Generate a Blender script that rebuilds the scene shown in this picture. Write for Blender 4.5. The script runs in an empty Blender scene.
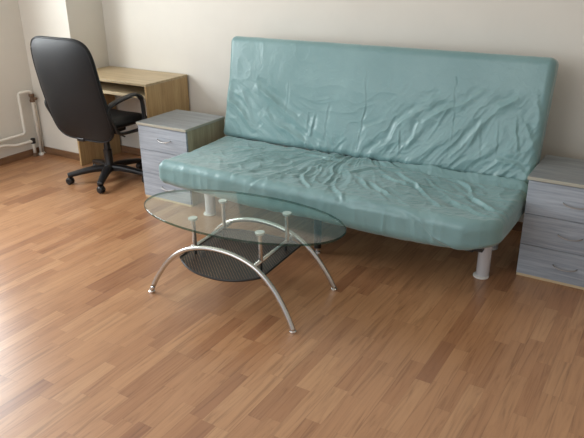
import bpy, bmesh, math, random
import numpy as np
from mathutils import Vector, Matrix
random.seed(4)
PI = math.pi
col = bpy.context.scene.collection

# ------------------------------------------------------------------ helpers
def lin(c):
    return tuple(((v/255)/12.92 if v/255 <= .04045 else ((v/255+.055)/1.055)**2.4) for v in c) + (1.0,)

def mesh_obj(name, verts, faces, mat, parent=None, smooth=False, bevel=0, loc=None):
    me = bpy.data.meshes.new(name)
    me.from_pydata([tuple(v) for v in verts], [], faces)
    me.update()
    bm = bmesh.new(); bm.from_mesh(me)
    bmesh.ops.recalc_face_normals(bm, faces=bm.faces)
    bm.to_mesh(me); bm.free()
    o = bpy.data.objects.new(name, me); col.objects.link(o)
    if mat: me.materials.append(mat)
    if smooth: me.polygons.foreach_set('use_smooth', [True]*len(me.polygons))
    if bevel:
        b = o.modifiers.new('bevel', 'BEVEL'); b.width = bevel; b.segments = 3; b.limit_method = 'ANGLE'
        b.angle_limit = math.radians(40)
        me.polygons.foreach_set('use_smooth', [True]*len(me.polygons))
        w = o.modifiers.new('wn', 'WEIGHTED_NORMAL'); w.keep_sharp = True
    if loc: o.location = loc
    if parent: o.parent = parent
    return o

class MB:
    def __init__(s): s.v = []; s.f = []
    def add(s, v, f):
        n = len(s.v); s.v += [tuple(p) for p in v]; s.f += [tuple(i+n for i in q) for q in f]; return s
    def box(s, x0, x1, y0, y1, z0, z1):
        v = [(x, y, z) for x in (x0, x1) for y in (y0, y1) for z in (z0, z1)]
        return s.add(v, [(0,1,3,2),(4,6,7,5),(0,4,5,1),(2,3,7,6),(0,2,6,4),(1,5,7,3)])
    def lathe(s, prof, cx, cy, n=32, axis='z'):
        v = []; f = []
        for r, h in prof:
            for k in range(n):
                a = 2*PI*k/n
                if axis == 'z': v.append((cx+r*math.cos(a), cy+r*math.sin(a), h))
                else: v.append((h, cx+r*math.cos(a), cy+r*math.sin(a)))
        for i in range(len(prof)-1):
            for k in range(n):
                f.append((i*n+k, i*n+(k+1)%n, (i+1)*n+(k+1)%n, (i+1)*n+k))
        f.append(tuple(range(n))); f.append(tuple((len(prof)-1)*n+k for k in range(n)))
        return s.add(v, f)
    def sweep(s, pts, ra, rb=None, closed=False, n=16, side=None, power=1.0):
        """tube along pts; ra along the fixed side vector, rb in the other direction"""
        pts = [Vector(p) for p in pts]; N = len(pts); v = []; f = []
        rb = rb or ra
        for i, p in enumerate(pts):
            if closed: t = pts[(i+1) % N]-pts[i-1]
            else: t = pts[min(i+1, N-1)]-pts[max(i-1, 0)]
            t.normalize()
            sd = Vector(side) if side else (Vector((0,0,1)) if abs(t.z) < .9 else Vector((1,0,0)))
            b = t.cross(sd); b.normalize(); a = b.cross(t)
            A = ra[i] if isinstance(ra, (list, tuple)) else ra
            Bq = rb[i] if isinstance(rb, (list, tuple)) else rb
            for k in range(n):
                th = 2*PI*k/n; c = math.cos(th); q = math.sin(th)
                c = math.copysign(abs(c)**power, c); q = math.copysign(abs(q)**power, q)
                v.append(p+a*(A*c)+b*(Bq*q))
        R = N if closed else N-1
        for i in range(R):
            j = (i+1) % N
            for k in range(n):
                f.append((i*n+k, i*n+(k+1) % n, j*n+(k+1) % n, j*n+k))
        if not closed:
            f.append(tuple(range(n))); f.append(tuple((N-1)*n+k for k in range(n)))
        return s.add(v, f)
    def build(s, name, mat, parent=None, smooth=False, bevel=0, loc=None):
        return mesh_obj(name, s.v, s.f, mat, parent, smooth, bevel, loc)

def spline(pts, per=8, closed=False):
    P = [Vector(p) for p in pts]; N = len(P); out = []
    for i in range(N if closed else N-1):
        if closed: a, b, c, d = P[i-1], P[i], P[(i+1) % N], P[(i+2) % N]
        else: a, b, c, d = P[max(i-1,0)], P[i], P[i+1], P[min(i+2,N-1)]
        for k in range(per):
            t = k/per
            out.append(.5*((2*b)+(c-a)*t+(2*a-5*b+4*c-d)*t*t+(3*b-a-3*c+d)*t**3))
    if not closed: out.append(P[-1])
    return out

def smart(o, ang=35):
    m = o.data; m.polygons.foreach_set('use_smooth', [True]*len(m.polygons))
    bm = bmesh.new(); bm.from_mesh(m)
    for e in bm.edges:
        if len(e.link_faces) == 2 and e.calc_face_angle(0) > math.radians(ang): e.smooth = False
    bm.to_mesh(m); bm.free(); return o

def thing(name, label, cat, loc, group=None):
    o = bpy.data.objects.new(name, None); col.objects.link(o)
    o.empty_display_size = .1
    o.location = loc; o['label'] = label; o['category'] = cat
    if group: o['group'] = group
    return o
def tag(o, label, cat, group=None):
    o['label'] = label; o['category'] = cat
    if group: o['group'] = group
    return o
def struct(o): o['kind'] = 'structure'; return o

# ------------------------------------------------------------------ materials
def new_mat(name):
    m = bpy.data.materials.new(name); m.use_nodes = True
    nt = m.node_tree; b = nt.nodes['Principled BSDF']
    return m, nt, b
def N(nt, t, **kw):
    n = nt.nodes.new(t)
    for k, v in kw.items():
        if k in n.inputs.keys(): n.inputs[k].default_value = v
        else: setattr(n, k, v)
    return n
def math_n(nt, op, a, b=None, c=None):
    n = nt.nodes.new('ShaderNodeMath'); n.operation = op
    for i, v in enumerate((a, b, c)):
        if v is None: continue
        if isinstance(v, (int, float)): n.inputs[i].default_value = v
        else: nt.links.new(v, n.inputs[i])
    return n.outputs[0]
def ramp(nt, fac, stops):
    r = nt.nodes.new('ShaderNodeValToRGB'); e = r.color_ramp.elements
    e[0].position, e[0].color = stops[0]; e[1].position, e[1].color = stops[-1]
    for p, c in stops[1:-1]:
        q = e.new(p); q.color = c
    nt.links.new(fac, r.inputs[0]); return r.outputs[0]
def mix(nt, fac, a, b, mode='MIX'):
    n = nt.nodes.new('ShaderNodeMix'); n.data_type = 'RGBA'; n.blend_type = mode
    for i, v in ((0, fac), (6, a), (7, b)):
        if isinstance(v, (int, float, tuple)): n.inputs[i].default_value = v
        else: nt.links.new(v, n.inputs[i])
    return n.outputs[2]
def coords(nt, scale=(1,1,1), which='Object'):
    t = nt.nodes.new('ShaderNodeTexCoord'); m = nt.nodes.new('ShaderNodeMapping')
    m.inputs['Scale'].default_value = scale
    nt.links.new(t.outputs[which], m.inputs[0]); return m.outputs[0]
def bump(nt, b, h, s, d=.002):
    n = nt.nodes.new('ShaderNodeBump'); n.inputs['Strength'].default_value = s; n.inputs['Distance'].default_value = d
    nt.links.new(h, n.inputs['Height']); nt.links.new(n.outputs[0], b.inputs['Normal'])

def plain(name, rgb, rough=.5, metal=0, spec=.5, noise=0, nscale=20, bmp=0, bscale=200):
    m, nt, b = new_mat(name)
    b.inputs['Base Color'].default_value = lin(rgb); b.inputs['Roughness'].default_value = rough
    b.inputs['Metallic'].default_value = metal; b.inputs['Specular IOR Level'].default_value = spec
    if noise:
        n = N(nt, 'ShaderNodeTexNoise', Scale=nscale, Detail=4.0); nt.links.new(coords(nt), n.inputs['Vector'])
        c = ramp(nt, n.outputs[0], [(.3, lin([v*(1-noise) for v in rgb])), (.7, lin([min(255, v*(1+noise)) for v in rgb]))])
        nt.links.new(c, b.inputs['Base Color'])
    if bmp:
        n = N(nt, 'ShaderNodeTexNoise', Scale=bscale, Detail=3.0); nt.links.new(coords(nt), n.inputs['Vector'])
        bump(nt, b, n.outputs[0], bmp)
    return m

def wood(name, a, b_, c_, axis='x', rough=.5, s=1.0, spec=.4):
    """grain running along one axis"""
    m, nt, b = new_mat(name)
    k = {'x': (1.2, 22, 22), 'y': (22, 1.2, 22), 'z': (22, 22, 1.2)}[axis]
    v = coords(nt, tuple(q*s for q in k))
    n1 = N(nt, 'ShaderNodeTexNoise', Scale=1.6, Detail=6.0, Roughness=.6, Distortion=.6); nt.links.new(v, n1.inputs['Vector'])
    n2 = N(nt, 'ShaderNodeTexNoise', Scale=6.0, Detail=5.0, Roughness=.7); nt.links.new(v, n2.inputs['Vector'])
    f = math_n(nt, 'ADD', math_n(nt, 'MULTIPLY', n1.outputs[0], .65), math_n(nt, 'MULTIPLY', n2.outputs[0], .35))
    nt.links.new(ramp(nt, f, [(.36, lin(a)), (.5, lin(b_)), (.64, lin(c_))]), b.inputs['Base Color'])
    b.inputs['Roughness'].default_value = rough; b.inputs['Specular IOR Level'].default_value = spec
    bump(nt, b, n2.outputs[0], .12, .001)
    return m

def floor_material():
    m, nt, b = new_mat('laminate')
    tc = nt.nodes.new('ShaderNodeTexCoord'); sp = nt.nodes.new('ShaderNodeSeparateXYZ')
    nt.links.new(tc.outputs['Object'], sp.inputs[0]); x, y = sp.outputs[0], sp.outputs[1]
    W = .0655
    u = math_n(nt, 'DIVIDE', x, W); row = math_n(nt, 'FLOOR', u); fu = math_n(nt, 'FRACT', u)
    w1 = N(nt, 'ShaderNodeTexWhiteNoise', noise_dimensions='1D'); nt.links.new(row, w1.inputs['W'])
    w2 = N(nt, 'ShaderNodeTexWhiteNoise', noise_dimensions='1D')
    nt.links.new(math_n(nt, 'ADD', row, 37.3), w2.inputs['W'])
    Ln = math_n(nt, 'ADD', math_n(nt, 'MULTIPLY', w1.outputs[0], .17), .27)
    yy = math_n(nt, 'ADD', y, math_n(nt, 'MULTIPLY', w2.outputs[0], 1.7))
    # uneven stave lengths: warp along the row
    wp = math_n(nt, 'MULTIPLY', math_n(nt, 'SINE', math_n(nt, 'ADD', math_n(nt, 'MULTIPLY', yy, 5.1), math_n(nt, 'MULTIPLY', row, 2.4))), .055)
    vv = math_n(nt, 'DIVIDE', math_n(nt, 'ADD', yy, wp), Ln); cell = math_n(nt, 'FLOOR', vv); fv = math_n(nt, 'FRACT', vv)
    cb = nt.nodes.new('ShaderNodeCombineXYZ'); nt.links.new(row, cb.inputs[0]); nt.links.new(cell, cb.inputs[1])
    wn = N(nt, 'ShaderNodeTexWhiteNoise', noise_dimensions='2D'); nt.links.new(cb.outputs[0], wn.inputs['Vector'])
    base = ramp(nt, wn.outputs['Value'], [(0, lin(FLOORC[0])), (.2, lin(FLOORC[1])), (.55, lin(FLOORC[2])), (.85, lin(FLOORC[3])), (1, lin(FLOORC[4]))])
    # grain, shifted per stave
    sc = nt.nodes.new('ShaderNodeVectorMath'); sc.operation = 'MULTIPLY'; sc.inputs[1].default_value = (38, 2.2, 1)
    nt.links.new(tc.outputs['Object'], sc.inputs[0])
    of = nt.nodes.new('ShaderNodeVectorMath'); of.operation = 'MULTIPLY_ADD'; of.inputs[1].default_value = (31, 17, 9)
    nt.links.new(wn.outputs['Color'], of.inputs[0]); nt.links.new(sc.outputs[0], of.inputs[2])
    g = N(nt, 'ShaderNodeTexNoise', Scale=1.0, Detail=5.0, Roughness=.6, Distortion=1.6); nt.links.new(of.outputs[0], g.inputs['Vector'])
    gr = ramp(nt, g.outputs[0], [(.32, (.58,.53,.49,1)), (.44, (.88,.85,.83,1)), (.52, (1,1,1,1)), (.75, (1.14,1.16,1.18,1))])
    c = mix(nt, .75, base, gr, 'MULTIPLY')
    # seams: stave seams thin, board seams (every third) a little stronger
    def edge(f, w):
        d = math_n(nt, 'MINIMUM', f, math_n(nt, 'SUBTRACT', 1.0, f)); return math_n(nt, 'LESS_THAN', d, w)
    e1 = edge(fu, .014); e2 = edge(fv, .0028)
    fb = math_n(nt, 'FRACT', math_n(nt, 'DIVIDE', u, 3.0)); e3 = edge(fb, .009)
    e = math_n(nt, 'MAXIMUM', math_n(nt, 'MULTIPLY', math_n(nt, 'MAXIMUM', e1, e2), .16), math_n(nt, 'MULTIPLY', e3, .25))
    c = mix(nt, e, c, lin((88, 55, 34)))
    nt.links.new(c, b.inputs['Base Color'])
    r = N(nt, 'ShaderNodeTexNoise', Scale=9.0, Detail=3.0); nt.links.new(tc.outputs['Object'], r.inputs['Vector'])
    nt.links.new(math_n(nt, 'ADD', math_n(nt, 'MULTIPLY', r.outputs[0], .10), .27), b.inputs['Roughness'])
    b.inputs['Specular IOR Level'].default_value = .8
    bump(nt, b, math_n(nt, 'SUBTRACT', g.outputs[0], e), .08, .001)
    return m

def wall_material(name, rgb):
    m, nt, b = new_mat(name)
    v = coords(nt)
    n = N(nt, 'ShaderNodeTexNoise', Scale=1.3, Detail=5.0, Roughness=.6); nt.links.new(v, n.inputs['Vector'])
    nt.links.new(ramp(nt, n.outputs[0], [(.3, lin([q*.965 for q in rgb])), (.7, lin(rgb))]), b.inputs['Base Color'])
    n2 = N(nt, 'ShaderNodeTexNoise', Scale=60.0, Detail=6.0, Roughness=.65); nt.links.new(v, n2.inputs['Vector'])
    b.inputs['Roughness'].default_value = .85; b.inputs['Specular IOR Level'].default_value = .2
    bump(nt, b, n2.outputs[0], .12, .004)
    return m

def thin_glass(name, tint, edge=False):
    m = bpy.data.materials.new(name); m.use_nodes = True; nt = m.node_tree; nt.nodes.clear()
    out = nt.nodes.new('ShaderNodeOutputMaterial'); mx = nt.nodes.new('ShaderNodeMixShader')
    fr = nt.nodes.new('ShaderNodeFresnel'); fr.inputs[0].default_value = 1.5
    tr = nt.nodes.new('ShaderNodeBsdfTransparent'); tr.inputs[0].default_value = tint
    gl = nt.nodes.new('ShaderNodeBsdfGlossy'); gl.inputs['Roughness'].default_value = .015
    # symmetric fresnel: same reflectance whether entering or leaving the thin pane
    geo = nt.nodes.new('ShaderNodeNewGeometry'); lw = math_n(nt, 'ABSOLUTE', dotn(nt, geo))
    s = math_n(nt, 'POWER', math_n(nt, 'SUBTRACT', 1.0, lw), 5.0)
    fac = math_n(nt, 'ADD', math_n(nt, 'MULTIPLY', s, .96), .04)
    nt.links.new(fac, mx.inputs[0]); nt.links.new(tr.outputs[0], mx.inputs[1]); nt.links.new(gl.outputs[0], mx.inputs[2])
    nt.links.new(mx.outputs[0], out.inputs[0]); return m
def dotn(nt, geo):
    d = nt.nodes.new('ShaderNodeVectorMath'); d.operation = 'DOT_PRODUCT'
    nt.links.new(geo.outputs['Incoming'], d.inputs[0]); nt.links.new(geo.outputs['Normal'], d.inputs[1]); return d.outputs['Value']

def mesh_sheet():
    """black sheet metal punched with small round holes"""
    m = bpy.data.materials.new('punched_sheet'); m.use_nodes = True; nt = m.node_tree
    b = nt.nodes['Principled BSDF']; out = nt.nodes['Material Output']
    b.inputs['Base Color'].default_value = lin((22, 21, 23)); b.inputs['Roughness'].default_value = .42
    tc = nt.nodes.new('ShaderNodeTexCoord'); sp = nt.nodes.new('ShaderNodeSeparateXYZ'); nt.links.new(tc.outputs['Object'], sp.inputs[0])
    S = 1/.0125
    a = math_n(nt, 'MULTIPLY', math_n(nt, 'ADD', sp.outputs[0], sp.outputs[1]), S*.7071)
    c = math_n(nt, 'MULTIPLY', math_n(nt, 'SUBTRACT', sp.outputs[0], sp.outputs[1]), S*.7071)
    fa = math_n(nt, 'SUBTRACT', math_n(nt, 'FRACT', a), .5); fc = math_n(nt, 'SUBTRACT', math_n(nt, 'FRACT', c), .5)
    d = math_n(nt, 'SQRT', math_n(nt, 'ADD', math_n(nt, 'MULTIPLY', fa, fa), math_n(nt, 'MULTIPLY', fc, fc)))
    h = math_n(nt, 'LESS_THAN', d, .17)
    tr = nt.nodes.new('ShaderNodeBsdfTransparent'); mx = nt.nodes.new('ShaderNodeMixShader')
    nt.links.new(h, mx.inputs[0]); nt.links.new(b.outputs[0], mx.inputs[1]); nt.links.new(tr.outputs[0], mx.inputs[2])
    nt.links.new(mx.outputs[0], out.inputs[0]); return m

def satin():
    m, nt, b = new_mat('satin_cover')
    v = coords(nt)
    n = N(nt, 'ShaderNodeTexNoise', Scale=2.5, Detail=4.0); nt.links.new(v, n.inputs['Vector'])
    nt.links.new(ramp(nt, n.outputs[0], [(.3, lin(SATIN[0])), (.7, lin(SATIN[1]))]), b.inputs['Base Color'])
    b.inputs['Roughness'].default_value = .34; b.inputs['Specular IOR Level'].default_value = .5
    b.inputs['Sheen Weight'].default_value = .25; b.inputs['Sheen Roughness'].default_value = .4
    n2 = N(nt, 'ShaderNodeTexNoise', Scale=22.0, Detail=4.0, Roughness=.55, Distortion=1.2); nt.links.new(v, n2.inputs['Vector'])
    bump(nt, b, n2.outputs[0], .35, .006)
    return m

WORLD = .8
WINP = 140
FILL = 40
EXPO = 0.02

FLOORC = [(148,103,72),(166,120,84),(174,129,92),(179,134,96),(184,141,103)]
SATIN = [(110,144,145),(125,157,158)]
M = {}
M['floor'] = floor_material()
M['wall'] = wall_material('plaster', (219,214,204))
M['ceiling'] = wall_material('ceiling_paint', (236,232,226))
M['white_paint'] = plain('white_gloss_paint', (226,222,212), .4)
M['skirting'] = wood('skirting_wood', (104,76,54), (126,94,68), (142,108,80), 'x', .45)
M['skirting_y'] = wood('skirting_wood_side', (104,76,54), (126,94,68), (142,108,80), 'y', .45)
M['grey_x'] = wood('grey_laminate', (134,141,149), (154,161,170), (172,179,187), 'x', .5)
M['grey_y'] = wood('grey_laminate_depth', (118,122,124), (134,138,140), (150,154,156), 'x', .45)
M['oak_side'] = wood('oak_carcass', (140,130,104), (156,147,120), (170,161,134), 'z', .5)
M['pale_edge'] = plain('pale_edging', (168,164,150), .5)
M['gap'] = plain('shadow_gap', (40,38,36), .8)
M['oak_top'] = wood('desk_oak', (164,144,110), (180,160,126), (192,172,140), 'x', .4)
M['oak_z'] = wood('desk_oak_upright', (160,130,88), (178,148,104), (192,164,120), 'z', .5)
M['oak_edge'] = plain('oak_edging', (206,186,150), .45)
M['chrome'] = plain('chrome', (225,225,225), .16, 1.0)
M['brushed'] = plain('brushed_steel', (198,196,192), .27, 1.0)
M['handle'] = plain('satin_handle_metal', (165,163,160), .38, 1.0)
M['frost'] = plain('clear_fixing_disc', (205,214,210), .25, .3)
M['leather'] = plain('black_leatherette', (21,22,24), .5, 0, .32, .1, 6, .25, 260)
M['blackpl'] = plain('black_plastic', (24,24,26), .38, 0, .5)
M['blackmet'] = plain('black_metal', (26,25,26), .35, 0, .5)
M['satin'] = satin()
M['white_leg'] = plain('pale_metal_leg', (196,194,196), .35, .2)
M['glide'] = plain('white_plastic_glide', (222,218,212), .4)
M['brass'] = plain('tarnished_brass', (112,88,68), .55, .3)
M['sheet'] = mesh_sheet()
M['glass'] = thin_glass('table_glass', (.90,.955,.935,1))
M['pane'] = thin_glass('window_glass', (.97,.98,.98,1))
M['glass_edge'] = thin_glass('glass_edge', (.22,.36,.32,1))

# ------------------------------------------------------------------ the room
LX, PX, PY, WY = -4.72, -4.155, 3.442, 3.80
RX, FY, CZ = 1.25, -1.3, 2.62
struct(MB().box(LX-.2, RX+.2, FY, WY+.2, -.12, 0).build('floor', M['floor']))
struct(MB().box(LX-.2, RX+.2, FY, WY+.2, CZ, CZ+.12).build('ceiling', M['ceiling']))
struct(MB().box(PX, RX+.2, WY, WY+.2, 0, CZ).build('wall_back', M['wall']))
struct(MB().box(LX, PX, PY, WY+.2, 0, CZ).build('wall_pillar', M['wall']))
struct(MB().box(RX, RX+.2, FY, WY, 0, CZ).build('wall_right', M['wall']))
WY0, WY1, WZ0, WZ1 = .9, 2.75, .88, 2.3
wl = MB().box(LX-.2, LX, FY, WY0, 0, CZ).box(LX-.2, LX, WY1, WY+.2, 0, CZ).box(LX-.2, LX, WY0, WY1, 0, WZ0).box(LX-.2, LX, WY0, WY1, WZ1, CZ)
struct(wl.build('wall_left', M['wall']))
fr = MB()
for a, b2 in ((WY0, WY0+.06), ((WY0+WY1)/2-.04, (WY0+WY1)/2+.04), (WY1-.06, WY1)): fr.box(LX-.13, LX-.07, a, b2, WZ0, WZ1)
for a, b2 in ((WZ0, WZ0+.06), (WZ1-.06, WZ1)): fr.box(LX-.13, LX-.07, WY0+.06, WY1-.06, a, b2)
wf = struct(fr.build('window_1', M['white_paint'], bevel=.004))
wp = MB().box(LX-.102, LX-.098, WY0+.06, (WY0+WY1)/2-.04, WZ0+.06, WZ1-.06).box(LX-.102, LX-.098, (WY0+WY1)/2+.04, WY1-.06, WZ0+.06, WZ1-.06)
wpo = wp.build('pane', M['pane'], wf)
def skirting(name, x0, x1, y0, y1, mat):
    struct(MB().box(x0, x1, y0, y1, 0, .058).build(name, mat, bevel=.004))
skirting('baseboard_left', LX, LX+.016, FY, PY, M['skirting_y'])
skirting('baseboard_pillar', LX+.016, PX+.016, PY-.016, PY, M['skirting'])
skirting('baseboard_pillar_side', PX, PX+.016, PY, WY-.016, M['skirting_y'])
skirting('baseboard_back', PX, RX, WY-.016, WY, M['skirting'])
skirting('baseboard_right', RX-.016, RX, FY, WY-.016, M['skirting_y'])

# ------------------------------------------------------------------ heating pipes on the left wall
def pipe(name, pts, r, label):
    o = MB().sweep(pts, r, n=14).build(name, M['white_paint'], None, True)
    return tag(o, label, 'pipe')
PXX = LX+.045
def rnd(pts, rr=.03):
    """polyline with rounded corners"""
    P = [Vector(p) for p in pts]; out = [P[0]]
    for i in range(1, len(P)-1):
        a = (P[i-1]-P[i]).normalized()*rr; c = (P[i+1]-P[i]).normalized()*rr
        for k in range(7):
            t = k/6; out.append((P[i]+a)*(1-t)**2+P[i]*2*t*(1-t)+(P[i]+c)*t*t)
    out.append(P[-1]); return out
t = thing('heating_pipe', 'white painted upper heating pipe looping up the left wall to a brown valve', 'pipe', (PXX, 3.33, 0))
def rel(pts, o): return [tuple(Vector(p)-Vector(o)) for p in pts]
O = (PXX, 3.33, 0)
MB().sweep(rel(rnd([(PXX, 2.3, .205), (PXX, 3.262, .212), (PXX, 3.262, .556), (PXX, 3.385, .552), (PXX, 3.385, .0)]), O), .0125, n=14).build('pipe_run', M['white_paint'], t, True)
v = MB().lathe([(.004,.455),(.020,.46),(.022,.475),(.016,.485),(.016,.50),(.023,.508),(.023,.525),(.012,.53)], 0, .055, 16).build('valve', M['brass'], t); smart(v)
h = MB().lathe([(.002,.018),(.011,.02),(.013,.03),(.013,.052),(.008,.056)], .055, .493, 12, axis='x').build('valve_knob', M['brass'], v); smart(h)
h2 = MB().lathe([(.024, .0), (.024, .012), (.014, .018)], 0, .055, 20).build('floor_collar', M['white_paint'], t); smart(h2)
t = thing('heating_pipe', 'white painted lower return pipe running along the left wall above the baseboard', 'pipe', (PXX, 3.33, 0))
MB().sweep(rel(rnd([(PXX, 2.3, .165), (PXX, 3.05, .165), (PXX, 3.16, .135), (PXX, 3.325, .138), (PXX, 3.325, .03)]), O), .0125, n=14).build('pipe_run', M['white_paint'], t, True)
v = MB().lathe([(.006,.112),(.019,.115),(.02,.155),(.014,.16)], 0, -.005, 16).build('valve', M['blackpl'], t); smart(v)
v = MB().lathe([(.019,.0),(.019,.03),(.01,.034)], 0, -.005, 16).build('floor_collar', M['brass'], t); smart(v)
t = thing('heating_pipe', 'thin white upright pipe in the corner beside the pillar', 'pipe', (PXX-.02, 3.424, 0))
MB().sweep([(0,0,0), (0,0,.42), (0,-.02,.5)], .009, n=12).build('pipe_run', M['white_paint'], t, True)
v = MB().lathe([(.02,0),(.02,.01),(.012,.014)], 0, 0, 16).build('floor_collar', M['white_paint'], t); smart(v)

# ------------------------------------------------------------------ noise for cloth
def hsh(i, j, sd):
    n = (i.astype(np.int64)*374761393+j.astype(np.int64)*668265263+sd*1442695041) & 0x7fffffff
    n = ((n ^ (n >> 13))*1274126177) & 0x7fffffff
    return ((n ^ (n >> 16)) & 0xffff)/65535.0
def vnoise(x, y, sd=0):
    i = np.floor(x); j = np.floor(y); fx = x-i; fy = y-j
    fx = fx*fx*fx*(fx*(fx*6-15)+10); fy = fy*fy*fy*(fy*(fy*6-15)+10)
    a = hsh(i, j, sd); b = hsh(i+1, j, sd); c = hsh(i, j+1, sd); d = hsh(i+1, j+1, sd)
    return (a*(1-fx)+b*fx)*(1-fy)+(c*(1-fx)+d*fx)*fy
def ridged(x, y, sd): return 1-np.abs(2*vnoise(x, y, sd)-1)
def sstep(a, b, x):
    t = np.clip((x-a)/(b-a), 0, 1); return t*t*(3-2*t)
def stroke(X, S, pts, amp, w):
    """one fold: a rounded ridge with a shallow valley at its side, fading at both ends"""
    P = [np.array(p[:2]) for p in spline([(a, b, 0) for a, b in pts], 6)]
    X, S = X+.022*(vnoise(X*9, S*9, 71)-.5)+.008*(vnoise(X*30, S*30, 73)-.5), S+.022*(vnoise(X*9, S*9, 72)-.5)+.008*(vnoise(X*30, S*30, 74)-.5)
    best = np.full(X.shape, 9.0); sgn = np.zeros(X.shape); tt = np.zeros(X.shape)
    n = len(P)-1
    for i in range(n):
        a, b = P[i], P[i+1]; d = b-a; L2 = d@d
        if L2 < 1e-12: continue
        t = np.clip(((X-a[0])*d[0]+(S-a[1])*d[1])/L2, 0, 1)
        qx = X-a[0]-t*d[0]; qy = S-a[1]-t*d[1]; D = np.hypot(qx, qy); m_ = D < best
        best = np.where(m_, D, best); sgn = np.where(m_, np.sign(d[0]*qy-d[1]*qx), sgn); tt = np.where(m_, (i+t)/n, tt)
    taper = np.sqrt(np.clip(4*tt*(1-tt), 0, 1))*.85+.15
    sd = best*sgn
    rd = np.sqrt(sd*sd+(.22*w)**2)-.22*w
    mod = .45+.95*vnoise(X*11+amp*900, S*11, 77)
    return .72*amp*taper*mod*(np.exp(-rd/(.8*w))-.85*np.exp(-((sd-1.5*w)/(1.3*w))**2))

STROKES_BACK = {
 'A':[(-2.658, 0.365), (-2.614, 0.257), (-2.516, 0.187), (-2.391, 0.076)],
 'B':[(-2.438, 0.378), (-2.321, 0.312), (-2.198, 0.248), (-2.085, 0.179)],
 'C':[(-2.34, 0.194), (-2.232, 0.136), (-2.121, 0.098), (-2.027, 0.059)],
 'D':[(-2.529, 0.318), (-2.47, 0.219), (-2.412, 0.127)],
 'E':[(-2.019, 0.243), (-2.011, 0.112)],
 'F':[(-1.972, 0.248), (-1.982, 0.091)],
 'G':[(-2.172, 0.421), (-2.172, 0.352), (-2.179, 0.142)],
 'I':[(-1.882, 0.301), (-1.885, 0.06)],
 'J':[(-1.647, 0.525), (-1.633, 0.351), (-1.634, 0.205), (-1.656, 0.009)],
 'K':[(-1.736, 0.129), (-1.807, 0.033)],
 'L':[(-1.619, 0.194), (-1.482, 0.259)],
 'M':[(-1.571, 0.04), (-1.45, 0.131), (-1.401, 0.245), (-1.283, 0.331)],
 'N':[(-1.392, 0.222), (-1.383, 0.067)],
 'O':[(-1.34, 0.094), (-1.301, 0.169), (-1.286, 0.274)],
 'P':[(-1.271, 0.253), (-1.171, 0.338), (-1.05, 0.386), (-0.941, 0.476)],
 'Q':[(-1.085, 0.079), (-1.015, 0.163), (-0.944, 0.276), (-0.858, 0.389), (-0.77, 0.466)],
 'R':[(-1.289, 0.378), (-1.184, 0.425)],
 'S':[(-1.119, 0.54), (-1.11, 0.483), (-1.083, 0.063)],
 'T':[(-0.936, 0.277), (-0.919, 0.121)],
 'T2':[(-0.846, 0.326), (-0.825, 0.135)],
 'U':[(-0.751, 0.351), (-0.712, 0.17)],
 'V':[(-0.67, 0.491), (-0.631, 0.365), (-0.586, 0.238)],
 'W':[(-0.7, 0.323), (-0.607, 0.167), (-0.636, 0.061)],
 'X':[(-0.814, 0.12), (-0.709, 0.104), (-0.635, 0.053)],
}
STROKES_SEAT = [

 [(-2.239, 0.121), (-2.326, 0.299), (-2.454, 0.413)] ,
 [(-2.007, 0.241), (-2.15, 0.401), (-2.211, 0.657)] ,
 [(-1.971, 0.375), (-2.04, 0.559), (-2.088, 0.69)] ,
 [(-1.85, 0.38), (-1.872, 0.6), (-1.955, 0.713)] ,
 [(-1.813, 0.285), (-1.738, 0.49), (-1.607, 0.639)] ,
 [(-1.76, 0.256), (-1.645, 0.536)] ,
 [(-1.63, 0.327), (-1.57, 0.556)] ,
 [(-2.436, 0.187), (-2.237, 0.163)] ,
 [(-2.008, 0.161), (-2.137, 0.234), (-2.218, 0.377)] ,
 [(-1.625, 0.252), (-1.522, 0.529), (-1.395, 0.692)] ,
 [(-1.989, 0.109), (-1.789, 0.118), (-1.65, 0.117)] ,
 [(-1.556, 0.284), (-1.447, 0.151), (-1.219, 0.092)] ,
 [(-1.38, 0.384), (-1.164, 0.559)] ,
 [(-1.32, 0.15), (-1.134, 0.307), (-0.937, 0.537)] ,
 [(-1.158, 0.092), (-0.947, 0.137), (-0.806, 0.353), (-0.623, 0.53)] ,
 [(-0.91, 0.413), (-0.686, 0.591)] ,
 [(-1.359, 0.671), (-1.08, 0.671), (-0.772, 0.821), (-0.569, 0.787)] ,
 [(-0.994, 0.164), (-0.735, 0.42), (-0.613, 0.539)] ,
 [(-1.495, 0.319), (-1.333, 0.482)] ,
 [(-1.362, 0.243), (-1.235, 0.302), (-1.087, 0.28)] ,

]
BW = dict(A=(.020,.024), B=(.013,.022), C=(.016,.022), D=(.010,.02), E=(.005,.008), F=(.006,.009), G=(.0022,.005), I=(.0035,.007),
          J=(.004,.005), K=(.005,.01), L=(.005,.01), M=(.012,.017), N=(.005,.008), O=(.009,.014), P=(.010,.018), Q=(.011,.016), R=(.006,.016),
          S=(.0025,.005), T=(.003,.006), T2=(.003,.006), U=(.005,.008), V=(.006,.012), W=(.010,.016), X=(.010,.013))
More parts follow.
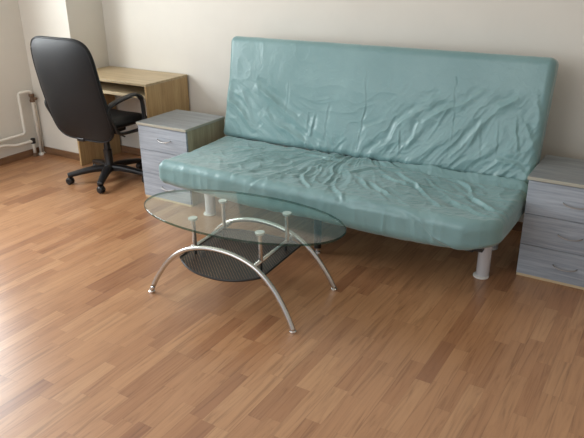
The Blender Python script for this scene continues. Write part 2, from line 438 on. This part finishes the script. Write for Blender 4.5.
def h_back(X, S):
    h = np.zeros(X.shape)
    for k, p in STROKES_BACK.items():
        a, w = BW[k]; h += stroke(X, S, p, a, w)
    low = 1-sstep(.05, .42, S)
    mid = 1-sstep(.30, .60, S)
    wx = X+.05*vnoise(X*5, S*5, 3); ws = S+.06*vnoise(X*6, S*6, 4)
    # crumples: tall narrow folds low down, slanted to either side of the middle
    sl = .95-1.5*sstep(-2.15, -1.45, X); amp_l = .45+.55*sstep(-2.2, -1.8, X)
    h += .0085*amp_l*low*(ridged((wx+sl*ws)*14, ws*4.0-wx*2*sl, 11)-.5)
    h += .0042*amp_l*low*(ridged((wx+sl*ws)*30, ws*9, 12)-.5)
    h += .0055*mid*(ridged((wx+1.5*sl*ws)*8, ws*3, 14)-.5)*(sstep(-1.6, -1.1, X)+.5)
    h += .010*mid*(vnoise(X*2.6, S*3.5, 15)-.5)
    h += .0016*(ridged(wx*12, ws*8, 16)-.5)+.0022*mid*amp_l*(ridged((wx+sl*ws)*36, ws*15, 18)**2-.3)
    # gathered cloth right at the bottom
    h += .006*(1-sstep(.0, .09, S))*(ridged(X*26+2*ws, ws*8, 17)-.4)
    # belly near the right end
    h += .012*sstep(-.95, -.7, X)*(1-sstep(.1, .4, S))
    return h
def h_seat(X, S):
    h = np.zeros(X.shape)
    for i, p in enumerate(STROKES_SEAT):
        a = .009 if i not in (14, 17) else (.0105 if i == 14 else .004)
        h += stroke(X, S, p, a, .013 if i != 15 else .02)
    dx = X+1.72; dy = S+.16; r = np.hypot(dx, dy); th = np.arctan2(dx, dy)
    top = 1-sstep(.60, .74, S)
    wn = .25*vnoise(X*5, S*5, 22)
    fan = ridged((th+wn)*8.5, r*2.4, 23)-.5
    fan2 = ridged((th+wn*.7)*19, r*3.6, 24)-.5
    near = np.exp(-(r/.60)**2)
    h += top*(.007*fan+.0045*fan2)*(.45+1.0*near)
    wx = X+.05*vnoise(X*6, S*6, 25); ws = S+.05*vnoise(X*6, S*6, 26)
    h += .004*top*(ridged((wx-ws)*11, (wx+ws)*5, 27)-.5)
    h *= 1.35
    h += .014*(vnoise(X*2.2, S*3.0, 28)-.5)*(1-sstep(.9, 1.0, S))
    # drop over the front: soft upright ripples and a slack fold low down
    fr_ = sstep(.60, .72, S)*(1-sstep(.92, 1.0, S))
    h += fr_*(.004*(ridged(wx*9, ws*3, 29)-.5)+.003*(ridged(wx*20, ws*5, 30)-.5))
    h += fr_*.006*(ridged(ws*9+.8*vnoise(X*2, S, 31), X*1.1, 32)-.5)
    h += .0024*top*(ridged(wx*30+ws*12, ws*24-wx*9, 34)**2-.3)
    # creases along the junction
    h += .006*(1-sstep(0, .12, S))*(ridged(wx*16, ws*9, 33)-.5)
    # loose roll of cloth along the right half of the junction
    g = sstep(-1.55, -.95, X); c = .052+.012*vnoise(X*4, S*0, 35)
    h -= (.008+.014*g)*np.exp(-((S-.020)/.013)**2)
    h += g*(.022+.012*vnoise(X*7, S*0, 36))*np.exp(-((S-c)/.016)**2)-g*.016*np.exp(-((S-c-.040)/.012)**2)
    return h

def cover(name, parent, mat, x0, x1, A, Bt, r, re, place, hf, nx=420, na=170, nb=26, taper=None):
    """closed cloth-covered slab. Profile: p in [0,A] along the visible face, q in [-Bt,0]; place(x,p,q)->xyz"""
    nc = 10
    def profile(ins):
        rr = max(r-ins, .003); a0, a1, b0, b1 = ins, A-ins, -Bt+ins, -ins
        if b1-b0 < 2*rr: rr = max((b1-b0)/2, 1e-4)
        pts = []; nrm = []
        def seg(pa, pb, n, nn):
            for k in range(n):
                t = k/n; pts.append((pa[0]+(pb[0]-pa[0])*t, pa[1]+(pb[1]-pa[1])*t)); nrm.append(nn)
        def arc(c, a_, b_):
            for k in range(nc):
                t = a_+(b_-a_)*k/nc; pts.append((c[0]+rr*math.cos(t), c[1]+rr*math.sin(t))); nrm.append((math.cos(t), math.sin(t)))
        seg((a0+rr, b1), (a1-rr, b1), na, (0, 1)); arc((a1-rr, b1-rr), PI/2, 0)
        seg((a1, b1-rr), (a1, b0+rr), nb, (1, 0)); arc((a1-rr, b0+rr), 0, -PI/2)
        seg((a1-rr, b0), (a0+rr, b0), 24, (0, -1)); arc((a0+rr, b0+rr), -PI/2, -PI)
        seg((a0, b0+rr), (a0, b1-rr), 8, (-1, 0)); arc((a0+rr, b1-rr), PI, PI/2)
        return np.array(pts), np.array(nrm)
    P0, N0 = profile(0)
    d = np.hypot(*(np.roll(P0, -1, 0)-P0).T); S0 = np.concatenate([[0], np.cumsum(d)[:-1]])
    S0 = S0+r
    # the arc back to the start belongs to small s
    tot = S0[-1]+d[-1]-r
    last = nc
    S0[-last:] = P0[-last:, 0]
    vis = 1-sstep(A+Bt*.9, A+Bt*1.3, S0); vis[-last:] = 1; vis[-last-8-nc:-last] = 0
    rings = []
    ne = 10
    for k in range(6, 0, -1): rings.append((x0, re+(Bt/2-.004-re)*k/6, k/6))
    for k in range(ne, 0, -1):
        f = k/ne*PI/2; rings.append((x0+re-re*math.sin(f), re*(1-math.cos(f)), 0))
    for k in range(nx+1): rings.append((x0+re+(x1-x0-2*re)*k/nx, 0, 0))
    for k in range(1, ne+1):
        f = k/ne*PI/2; rings.append((x1-re+re*math.sin(f), re*(1-math.cos(f)), 0))
    for k in range(1, 7): rings.append((x1, re+(Bt/2-.004-re)*k/6, k/6))
    n = len(P0); V = []
    for (x, ins, cap) in rings:
        Pp, Nn = profile(ins) if ins else (P0, N0)
        hh = hf(np.full(n, x), S0)*vis*(1-.7*min(1, ins/re if re else 0))*(1-cap)
        q = Pp+N0*hh[:, None]
        bulge = 0
        if cap or ins >= re*.99:   # ends: a slack, slightly uneven side
            bulge = .006*(vnoise(Pp[:, 0]*14, Pp[:, 1]*14+x*3, 41)-.5)
        for i in range(n):
            bx = (bulge[i] if not isinstance(bulge, int) else 0)
            V.append(place(x+bx, q[i, 0], q[i, 1]))
    R = len(rings)
    F = [(i*n+k, i*n+(k+1) % n, (i+1)*n+(k+1) % n, (i+1)*n+k) for i in range(R-1) for k in range(n)]
    F.append(tuple(range(n))); F.append(tuple((R-1)*n+k for k in range(n)))
    return mesh_obj(name, V, F, mat, parent, True)

# ------------------------------------------------------------------ sofa bed
SX = -1.635
sofa = thing('sofa_bed', 'pale teal satin covered click-clack sofa bed against the beige wall', 'sofa', (SX, 3.05, 0))
YB = 3.40
def place_seat(x, p, q):
    # p runs forward from the junction, q up; front corners pulled back a little
    e0 = max(0, 1-(x+2.645)/.14); e1 = max(0, 1-(-.615-x)/.17)
    y = YB-p+(p/.69)*(-.015*e0*e0+.085*e1*e1)
    z = .445+q-.012*math.sin(min(1, max(0, p/.69))*PI)+.012*p
    if q < -.08:      # hem rises a little at both ends, hangs lower in the middle
        k = min(1, (-q-.08)/.09); z += k*(.030*e1+.020*e0-.012*math.sin((x+2.64)/2.03*PI)+.006*math.sin(x*7.1))
    return (x-SX, y-3.05, z)
cover('seat', sofa, M['satin'], -2.655, -.612, .69, .165, .052, .045, place_seat, h_seat, na=190, nb=34)
bl = math.hypot(.13, .62); ty, tz = .13/bl, .62/bl
def place_back(x, p, q):
    k = p/.655; cx = -1.64
    x2 = cx+(x-cx)*(1+.018*max(0, k))-.008*k-(.040*(1-k)**2 if x < -2.4 else 0)*min(1, (-2.4-x)/.2 if x < -2.4 else 0)
    return (x2-SX, 3.385+ty*p-tz*q-3.05, .432+tz*p+ty*q)
cover('backrest', sofa, M['satin'], -2.650, -.615, .676, .125, .044, .036, place_back, h_back, na=200, nb=22)
fr = MB()
for x in (-2.5, -1.65, -.76): fr.box(x-.02-SX, x+.02-SX, -.22, .36, .25, .285)
for y in (-.20, .30): fr.box(-2.56-SX, -.70-SX, y, y+.035, .25, .285)
fr.build('frame', M['blackmet'], sofa, bevel=.003)
for x in (-2.50, -.78):   # hinge brackets holding the tilted back
    MB().box(x-.012-SX, x+.012-SX, .36, .50, .255, .40).build('hinge_bracket', M['blackmet'], sofa, bevel=.004)
for x, y in ((-2.545, 3.05), (-.745, 3.09), (-2.50, 3.47), (-.80, 3.47)):
    l = MB().lathe([(.028,.012),(.034,.014),(.034,.25),(.034,.255)], x-SX, y-3.05, 28).build('leg', M['white_leg'], sofa); smart(l)
    g = MB().lathe([(.034,0),(.041,.002),(.041,.011),(.036,.014)], x-SX-.006, y-3.05-.004, 28).build('glide', M['glide'], l); smart(g)
l = MB().lathe([(.012,.03),(.022,.035),(.022,.27)], -1.644-SX, 2.90-3.05, 24).build('leg', M['blackmet'], sofa); smart(l)
l['label'] = 'black middle support leg'
g = MB().lathe([(.010,.034),(.010,.012),(.017,.010),(.019,.0)][::-1], -1.644-SX, 2.90-3.05, 24).build('glide', M['chrome'], l); smart(g)

# ------------------------------------------------------------------ bedside cabinets
def handle_pts(xc, z, y):
    return [(xc-.058, y+.002, z+.004), (xc-.056, y-.010, z+.004), (xc-.045, y-.018, z), (xc-.02, y-.024, z-.005), (xc+.01, y-.025, z-.006), (xc+.04, y-.020, z-.001), (xc+.054, y-.011, z+.003), (xc+.057, y+.002, z+.004)]
def cabinet(x, y, label, H):
    W, D = .433, .412
    t = thing('bedside_cabinet', label, 'cabinet', (x+W/2, y+D/2, 0), 'bedside cabinets at the ends of the sofa bed')
    a, b_ = -W/2, W/2; f, k = -D/2, D/2
    MB().box(a, a+.016, f+.017, k, 0, H-.019).build('side_panel', M['oak_side'], t, bevel=.0015)
    MB().box(b_-.022, b_-.006, f+.017, k, 0, H-.019).build('side_panel', M['oak_side'], t, bevel=.0015)
    MB().box(a+.016, b_-.022, k-.006, k, .01, H-.019).build('back_panel', M['oak_side'], t)
    MB().box(a+.016, b_-.022, f+.03, k-.006, .006, .022).build('bottom_panel', M['oak_side'], t)
    MB().box(a+.016, b_-.022, f+.035, f+.05, .02, H-.022).build('gap_shade_panel', M['gap'], t)  # dark sheet behind the drawers, paints the shade seen in their gaps
    MB().box(a+.002, b_-.008, f+.004, f+.0165, .0, .014).build('plinth_edge', M['oak_edge'], t)
    z0 = .016; hh = [.168, .168, H-.0225-.016-.168*2-.005]
    for i, h_ in enumerate(hh):
        d = MB().box(a+.001, b_-.007, f, f+.016, z0, z0+h_).build('drawer', M['grey_x'], t, bevel=.0012)
        hd = MB().sweep(spline(handle_pts(.018, z0+.085, f), 5), .0032, .0026, n=10).build('handle', M['handle'], d, True)
        z0 += h_+.0025
    tp = MB().box(a-.006, b_, f-.008, k+.002, H-.018, H).build('top_panel', M['grey_y'], t, bevel=.0018)
    tp.data.materials.append(M['pale_edge'])
    for p in tp.data.polygons:
        if abs(p.normal.z) < .5: p.material_index = 1
    return t
cabinet(-3.162, 3.078, 'grey wood-grain bedside cabinet between the desk and the sofa bed', .545)
cabinet(-.598, 3.200, 'grey wood-grain three-drawer cabinet at the right end of the sofa bed', .556)

# ------------------------------------------------------------------ writing desk
x0, x1, y0, y1, H = -4.135, -3.297, 3.328, 3.785, .741
desk = thing('writing_desk', 'light oak desk with a pull-out keyboard shelf in the corner by the pillar', 'desk', ((x0+x1)/2, (y0+y1)/2, 0))
cx, cy = (x0+x1)/2, (y0+y1)/2
MB().box(x0-cx, x1-cx, y0-cy, y1-cy, H-.018, H).build('desktop', M['oak_top'], desk, bevel=.0025)
MB().box(x0-cx+.004, x0-cx+.022, y0-cy+.012, y1-cy-.005, 0, H-.018).build('side_panel', M['oak_z'], desk, bevel=.0015)
MB().box(x1-cx-.020, x1-cx-.002, y0-cy+.004, y1-cy-.003, 0, H-.018).build('side_panel', M['oak_z'], desk, bevel=.0015)
tr = MB().box(x0-cx+.034, x1-cx-.032, y0-cy+.025, y1-cy-.10, .632, .648).build('keyboard_shelf', M['oak_top'], desk, bevel=.0015)
MB().box(x0-cx+.034, x1-cx-.032, y0-cy+.018, y0-cy+.0245, .630, .652).build('front_edging', M['oak_edge'], tr, bevel=.001)
for s in (0, 1):
    X = x0-cx+.022 if s == 0 else x1-cx-.032
    MB().box(X, X+.011, y0-cy+.04, y1-cy-.12, .634, .66).build('runner', M['blackmet'], desk)
MB().box(x0-cx+.022, x1-cx-.020, y1-cy-.022, y1-cy-.006, .56, H-.018).build('back_rail', M['oak_z'], desk)

# ------------------------------------------------------------------ office chair
CX, CY = -3.652, 3.220
chair = thing('office_chair', 'black leatherette swivel office chair with loop armrests pulled up to the desk', 'chair', (CX, CY, 0))
def pillow(cfun, nx_, T, n=64, rings=18, e=4.2, sq=(1, 1)):
    """padded cushion: cfun(u,v)->(centre, normal) for u,v in [-1,1]"""
    V = []; F = []
    for side in (1, -1):
        for j in range(rings+1):
            r = math.sin(j/rings*PI/2) if j < rings else 1
            for k in range(n):
                a = 2*PI*k/n; c, s = math.cos(a), math.sin(a)
                u = math.copysign(abs(c)**(2/e), c); w = math.copysign(abs(s)**(2/e), s)
                m_ = max(abs(u), abs(w)); 
                hgt = (1-r**5)**.5
                p, nn = cfun(u*r, w*r)
                V.append(Vector(p)+Vector(nn)*(T(u*r, w*r, side)*hgt*side))
    h_ = (rings+1)*n
    for s in (0, 1):
        for j in range(rings):
            for k in range(n):
                F.append((s*h_+j*n+k, s*h_+j*n+(k+1) % n, s*h_+(j+1)*n+(k+1) % n, s*h_+(j+1)*n+k))
    return V, F
def weld(o, d=.0004):
    bm = bmesh.new(); bm.from_mesh(o.data); bmesh.ops.remove_doubles(bm, verts=bm.verts, dist=d)
    bmesh.ops.recalc_face_normals(bm, faces=bm.faces); bm.to_mesh(o.data); bm.free(); o.data.polygons.foreach_set('use_smooth', [True]*len(o.data.polygons))
def back_c(u, w):
    z = .738+.368*w
    k = (w+1)/2
    hw = .312-.014*k
    y = -.215-.155*k-.02*math.sin(k*PI)+.035*(u*u)
    x = .026+.012*k+u*hw
    return (x, y, z), (0, -math.cos(.30), -math.sin(.30)*.6)
V, F = pillow(back_c, 0, lambda u, w, s: .034 if s == 1 else .052+.018*math.exp(-((w+.55)/.3)**2), e=5.2)
bk = mesh_obj('backrest', V, F, M['leather'], chair, True); weld(bk)
pts = []
for k in range(72):
    a = 2*PI*k/72; c, s = math.cos(a), math.sin(a); e = 5.2
    u = math.copysign(abs(c)**(2/e), c); w = math.copysign(abs(s)**(2/e), s)
    p, nn = back_c(u*.985, w*.985); pts.append(Vector(p)+Vector(nn)*.012)
MB().sweep(pts, .0045, closed=True, n=8).build('piping', M['leather'], bk, True)
def seat_c(u, w):
    hw = .255+.012*w
    return (.01+u*hw, .02+.245*w, .455+.02*u*u-.025*max(0, w)**3), (0, 0, 1)
V, F = pillow(seat_c, 0, lambda u, w, s: .055 if s == 1 else .035, e=4.0)
st = mesh_obj('seat', V, F, M['leather'], chair, True); weld(st)
for s in (-1, 1):
    X = .311*s+.012
    P = [(X, -.175, .455), (X, -.215, .53), (X, -.245, .60), (X, -.225, .640), (X, -.15, .664), (X, -.04, .680), (X, .03, .682), (X, .082, .645), (X, .094, .55), (X, .085, .47), (X-.02*s, .06, .425), (X-.05*s, .0, .412), (X-.03*s, -.10, .425)]
    sp_ = spline(P, 6, closed=True)
    rr = [.024 if q.z > .64 else .017 for q in sp_]
    a_ = MB().sweep(sp_, rr, [.013 if q.z > .64 else .010 for q in sp_], closed=True, n=16, side=(1,0,0), power=.7).build('armrest', M['blackpl'], chair, True)
MB().box(-.10, .10, -.13, .12, .375, .415).build('tilt_mechanism', M['blackmet'], chair, bevel=.008)
MB().box(-.035, .035, -.24, -.10, .36, .385).build('back_bracket', M['blackmet'], chair, bevel=.006)
MB().sweep([(.05, -.02, .39), (.18, -.03, .388), (.24, -.035, .38)], .006, n=10).build('lever', M['blackpl'], chair, True)
gl = MB().lathe([(.034,.09),(.034,.12),(.032,.125),(.032,.24),(.026,.245),(.022,.31),(.014,.315),(.014,.385)], 0, 0, 28).build('gas_lift', M['blackmet'], chair); smart(gl)
base = MB().lathe([(.028,.070),(.046,.075),(.048,.115),(.036,.128)], 0, 0, 28)
for k in range(5):
    a = math.radians(-129+72*k); d = Vector((math.cos(a), math.sin(a), 0))
    P = [d*.03+Vector((0,0,.098)), d*.10+Vector((0,0,.100)), d*.18+Vector((0,0,.092)), d*.265+Vector((0,0,.078)), d*.308+Vector((0,0,.070))]
    base.sweep(spline(P, 4), [.026-.010*i/16 for i in range(17)], [.034-.013*i/16 for i in range(17)], n=16, power=.6)
bo = base.build('star_base', M['blackpl'], chair, True)
for k in range(5):
    a = math.radians(-129+72*k); d = Vector((math.cos(a), math.sin(a), 0))
    c = MB(); 
    ang = a+[.9, -.5, .3, 1.4, -.8][k]; ax = Vector((math.cos(ang), math.sin(ang), 0)); cen = d*.298+Vector((0,0,.0265))
    cs = MB().lathe([(.008,.045),(.008,.072),(.010,.0721)], cen.x, cen.y, 12)
    R_ = Matrix.Rotation(ang, 3, 'Z')
    for s in (-1, 1):
        w_ = MB().lathe([(.006,.004),(.023,.005),(.0265,.010),(.0265,.018),(.020,.024),(.004,.025)], 0, 0, 24, axis='x')
        v = [cen+R_ @ Vector((p[0]*s, p[1], p[2])) for p in w_.v]
        cs.add(v, w_.f)
    hood = MB().box(-.0035, .0035, -.012, .024, -.012, .030)
    cs.add([cen+R_ @ Vector(p) for p in hood.v], hood.f)
    hp = [cen+R_ @ Vector((0, .024*math.cos(t_), .029*math.sin(t_))) for t_ in [x_*PI/8 for x_ in range(0, 9)]]
    cs.sweep(hp, [.019]*9, [.002]*9, n=8, side=tuple(ax))
    smart(cs.build('caster', M['blackpl'], chair))

# ------------------------------------------------------------------ glass coffee table
TX, TY = -1.752, 2.314
tb = thing('coffee_table', 'oval glass coffee table with arched chrome legs in front of the sofa bed', 'table', (TX, TY, 0)); tb.rotation_euler = (0, 0, math.radians(3.4))
GA, GB, GZ = .552, .268, .431
n = 160; th = .012
ringp = []
for k in range(n):
    a = 2*PI*k/n; c, s = math.cos(a), math.sin(a); e = 2.08
    ringp.append((math.copysign(abs(c)**(2/e), c), math.copysign(abs(s)**(2/e), s)))
V = []
for ins, z in ((.0, 0), ):
    pass
prof = [(.0025, GZ-th), (0, GZ-th+.0025), (0, GZ-.0025), (.0025, GZ)]
for ins, z in prof: V += [((GA-ins)*u+.004, (GB-ins)*w, z) for u, w in ringp]
F = []
for i in range(3):
    for k in range(n): F.append((i*n+k, i*n+(k+1) % n, (i+1)*n+(k+1) % n, (i+1)*n+k))
F.append(tuple(range(n))); F.append(tuple(3*n+k for k in range(n)))
gt = mesh_obj('glass_top', V, F, M['glass'], tb)
gt.data.materials.append(M['glass_edge'])
for p in gt.data.polygons:
    p.material_index = 0 if len(p.vertices) > 8 else 1
arch = [(-.412,.012),(-.392,.055),(-.358,.115),(-.31,.182),(-.25,.240),(-.18,.282),(-.09,.308),(0,.316),(.09,.308),(.18,.282),(.25,.240),(.31,.182),(.358,.115),(.392,.055),(.412,.012)]
for s in (-1, 1):
    P = [(x_, s*(.224-.028*min(1, z_/.30)), z_) for x_, z_ in arch]
    ar = MB().sweep(spline(P, 5), .0125, n=18).build('leg_arch', M['brushed'], tb, True)
    for e in (0, -1):
        x_, y_, _ = P[e]
        f_ = MB().lathe([(.014,0),(.0165,.002),(.0165,.009),(.011,.013),(.011,.02)], x_, y_, 20).build('foot', M['chrome'], ar); smart(f_)
for x_ in (-.19, .19):
    MB().sweep([(x_, -.195, .268), (x_, .195, .268)], .010, n=16).build('cross_tube', M['brushed'], tb, True)
    for y_ in (-.122, .138):
        p_ = MB().lathe([(.0105,.270),(.0105,.408),(.004,.409)], x_, y_, 18).build('post', M['brushed'], tb); smart(p_)
        q_ = MB().lathe([(.010,.405),(.021,.409),(.023,.4125),(.023,.419),(.021,.4205)], x_, y_, 24).build('fixing_disc', M['frost'], p_); smart(q_)
# punched metal shelf slung under the cross tubes, its long edges bowed outwards
V = []; F = []; nu, nv = 40, 24
for i in range(nu+1):
    u = -1+2*i/nu
    for j in range(nv+1):
        w = -1+2*j/nv
        X = .0+.234*u; hw = .190+.080*(1-abs(u)**2.6)
        zz_ = .226-.020*(1-u*u)*(.5+.5*w*w)
        V.append((X, w*hw+.0, zz_))
for i in range(nu):
    for j in range(nv): F.append((i*(nv+1)+j, (i+1)*(nv+1)+j, (i+1)*(nv+1)+j+1, i*(nv+1)+j+1))
sh = mesh_obj('punched_shelf', V, F, M['sheet'], tb, True)
rim = [V[i*(nv+1)] for i in range(nu+1)]+[V[nu*(nv+1)+j] for j in range(1, nv+1)]+[V[i*(nv+1)+nv] for i in range(nu-1, -1, -1)]+[V[j] for j in range(nv-1, 0, -1)]
MB().sweep(rim, .006, .004, closed=True, n=10, side=(0,0,1)).build('rim', M['blackmet'], sh, True)
for x_ in (-.19, .19):
    for y_ in (-.12, .12):
        q_ = MB().lathe([(.006,.222),(.006,.262),(.010,.263)][:3], x_, y_, 10).build('shelf_bracket', M['blackmet'], tb); smart(q_)

# ------------------------------------------------------------------ light
w = bpy.data.worlds.new('sky'); bpy.context.scene.world = w; w.use_nodes = True
bg = w.node_tree.nodes['Background']; bg.inputs[0].default_value = (.80, .90, 1.0, 1); bg.inputs[1].default_value = WORLD
def area(name, loc, rot, sx, sy, power, color):
    l = bpy.data.lights.new(name, 'AREA'); l.shape = 'RECTANGLE'; l.size = sx; l.size_y = sy; l.energy = power; l.color = color
    o = bpy.data.objects.new(name, l); col.objects.link(o); o.location = loc; o.rotation_euler = rot; return o
area('window_daylight', (LX-.25, (WY0+WY1)/2, (WZ0+WZ1)/2+.05), (0, -PI/2, 0), WZ1-WZ0, WY1-WY0, WINP, (.95, .975, 1.0))
area('fill_light', (-2.7, -1.1, 1.8), (math.radians(84), 0, math.radians(10)), 3.0, 1.6, FILL, (.97, .985, 1.0))  # added fill lamp behind the camera, no real fitting in the room

# ------------------------------------------------------------------ camera
Fv = Vector((-0.4887312, 0.78077945, -0.38926246)); Rv = Vector((0.85035244, 0.52606591, -0.01246541)); Uv = Rv.cross(Fv)
cam = bpy.data.cameras.new('camera'); co = bpy.data.objects.new('camera', cam); col.objects.link(co)
mt = Matrix((Rv, Uv, -Fv)).transposed().to_4x4(); mt.translation = Vector((0, 0, 1.62)); co.matrix_world = mt
cam.sensor_width = 36; cam.lens = 640.185/584*36; cam.clip_start = .05
sc = bpy.context.scene; sc.camera = co
sc.view_settings.view_transform = 'Standard'; sc.view_settings.look = 'None'
sc.view_settings.exposure = EXPO; sc.view_settings.gamma = 1.0
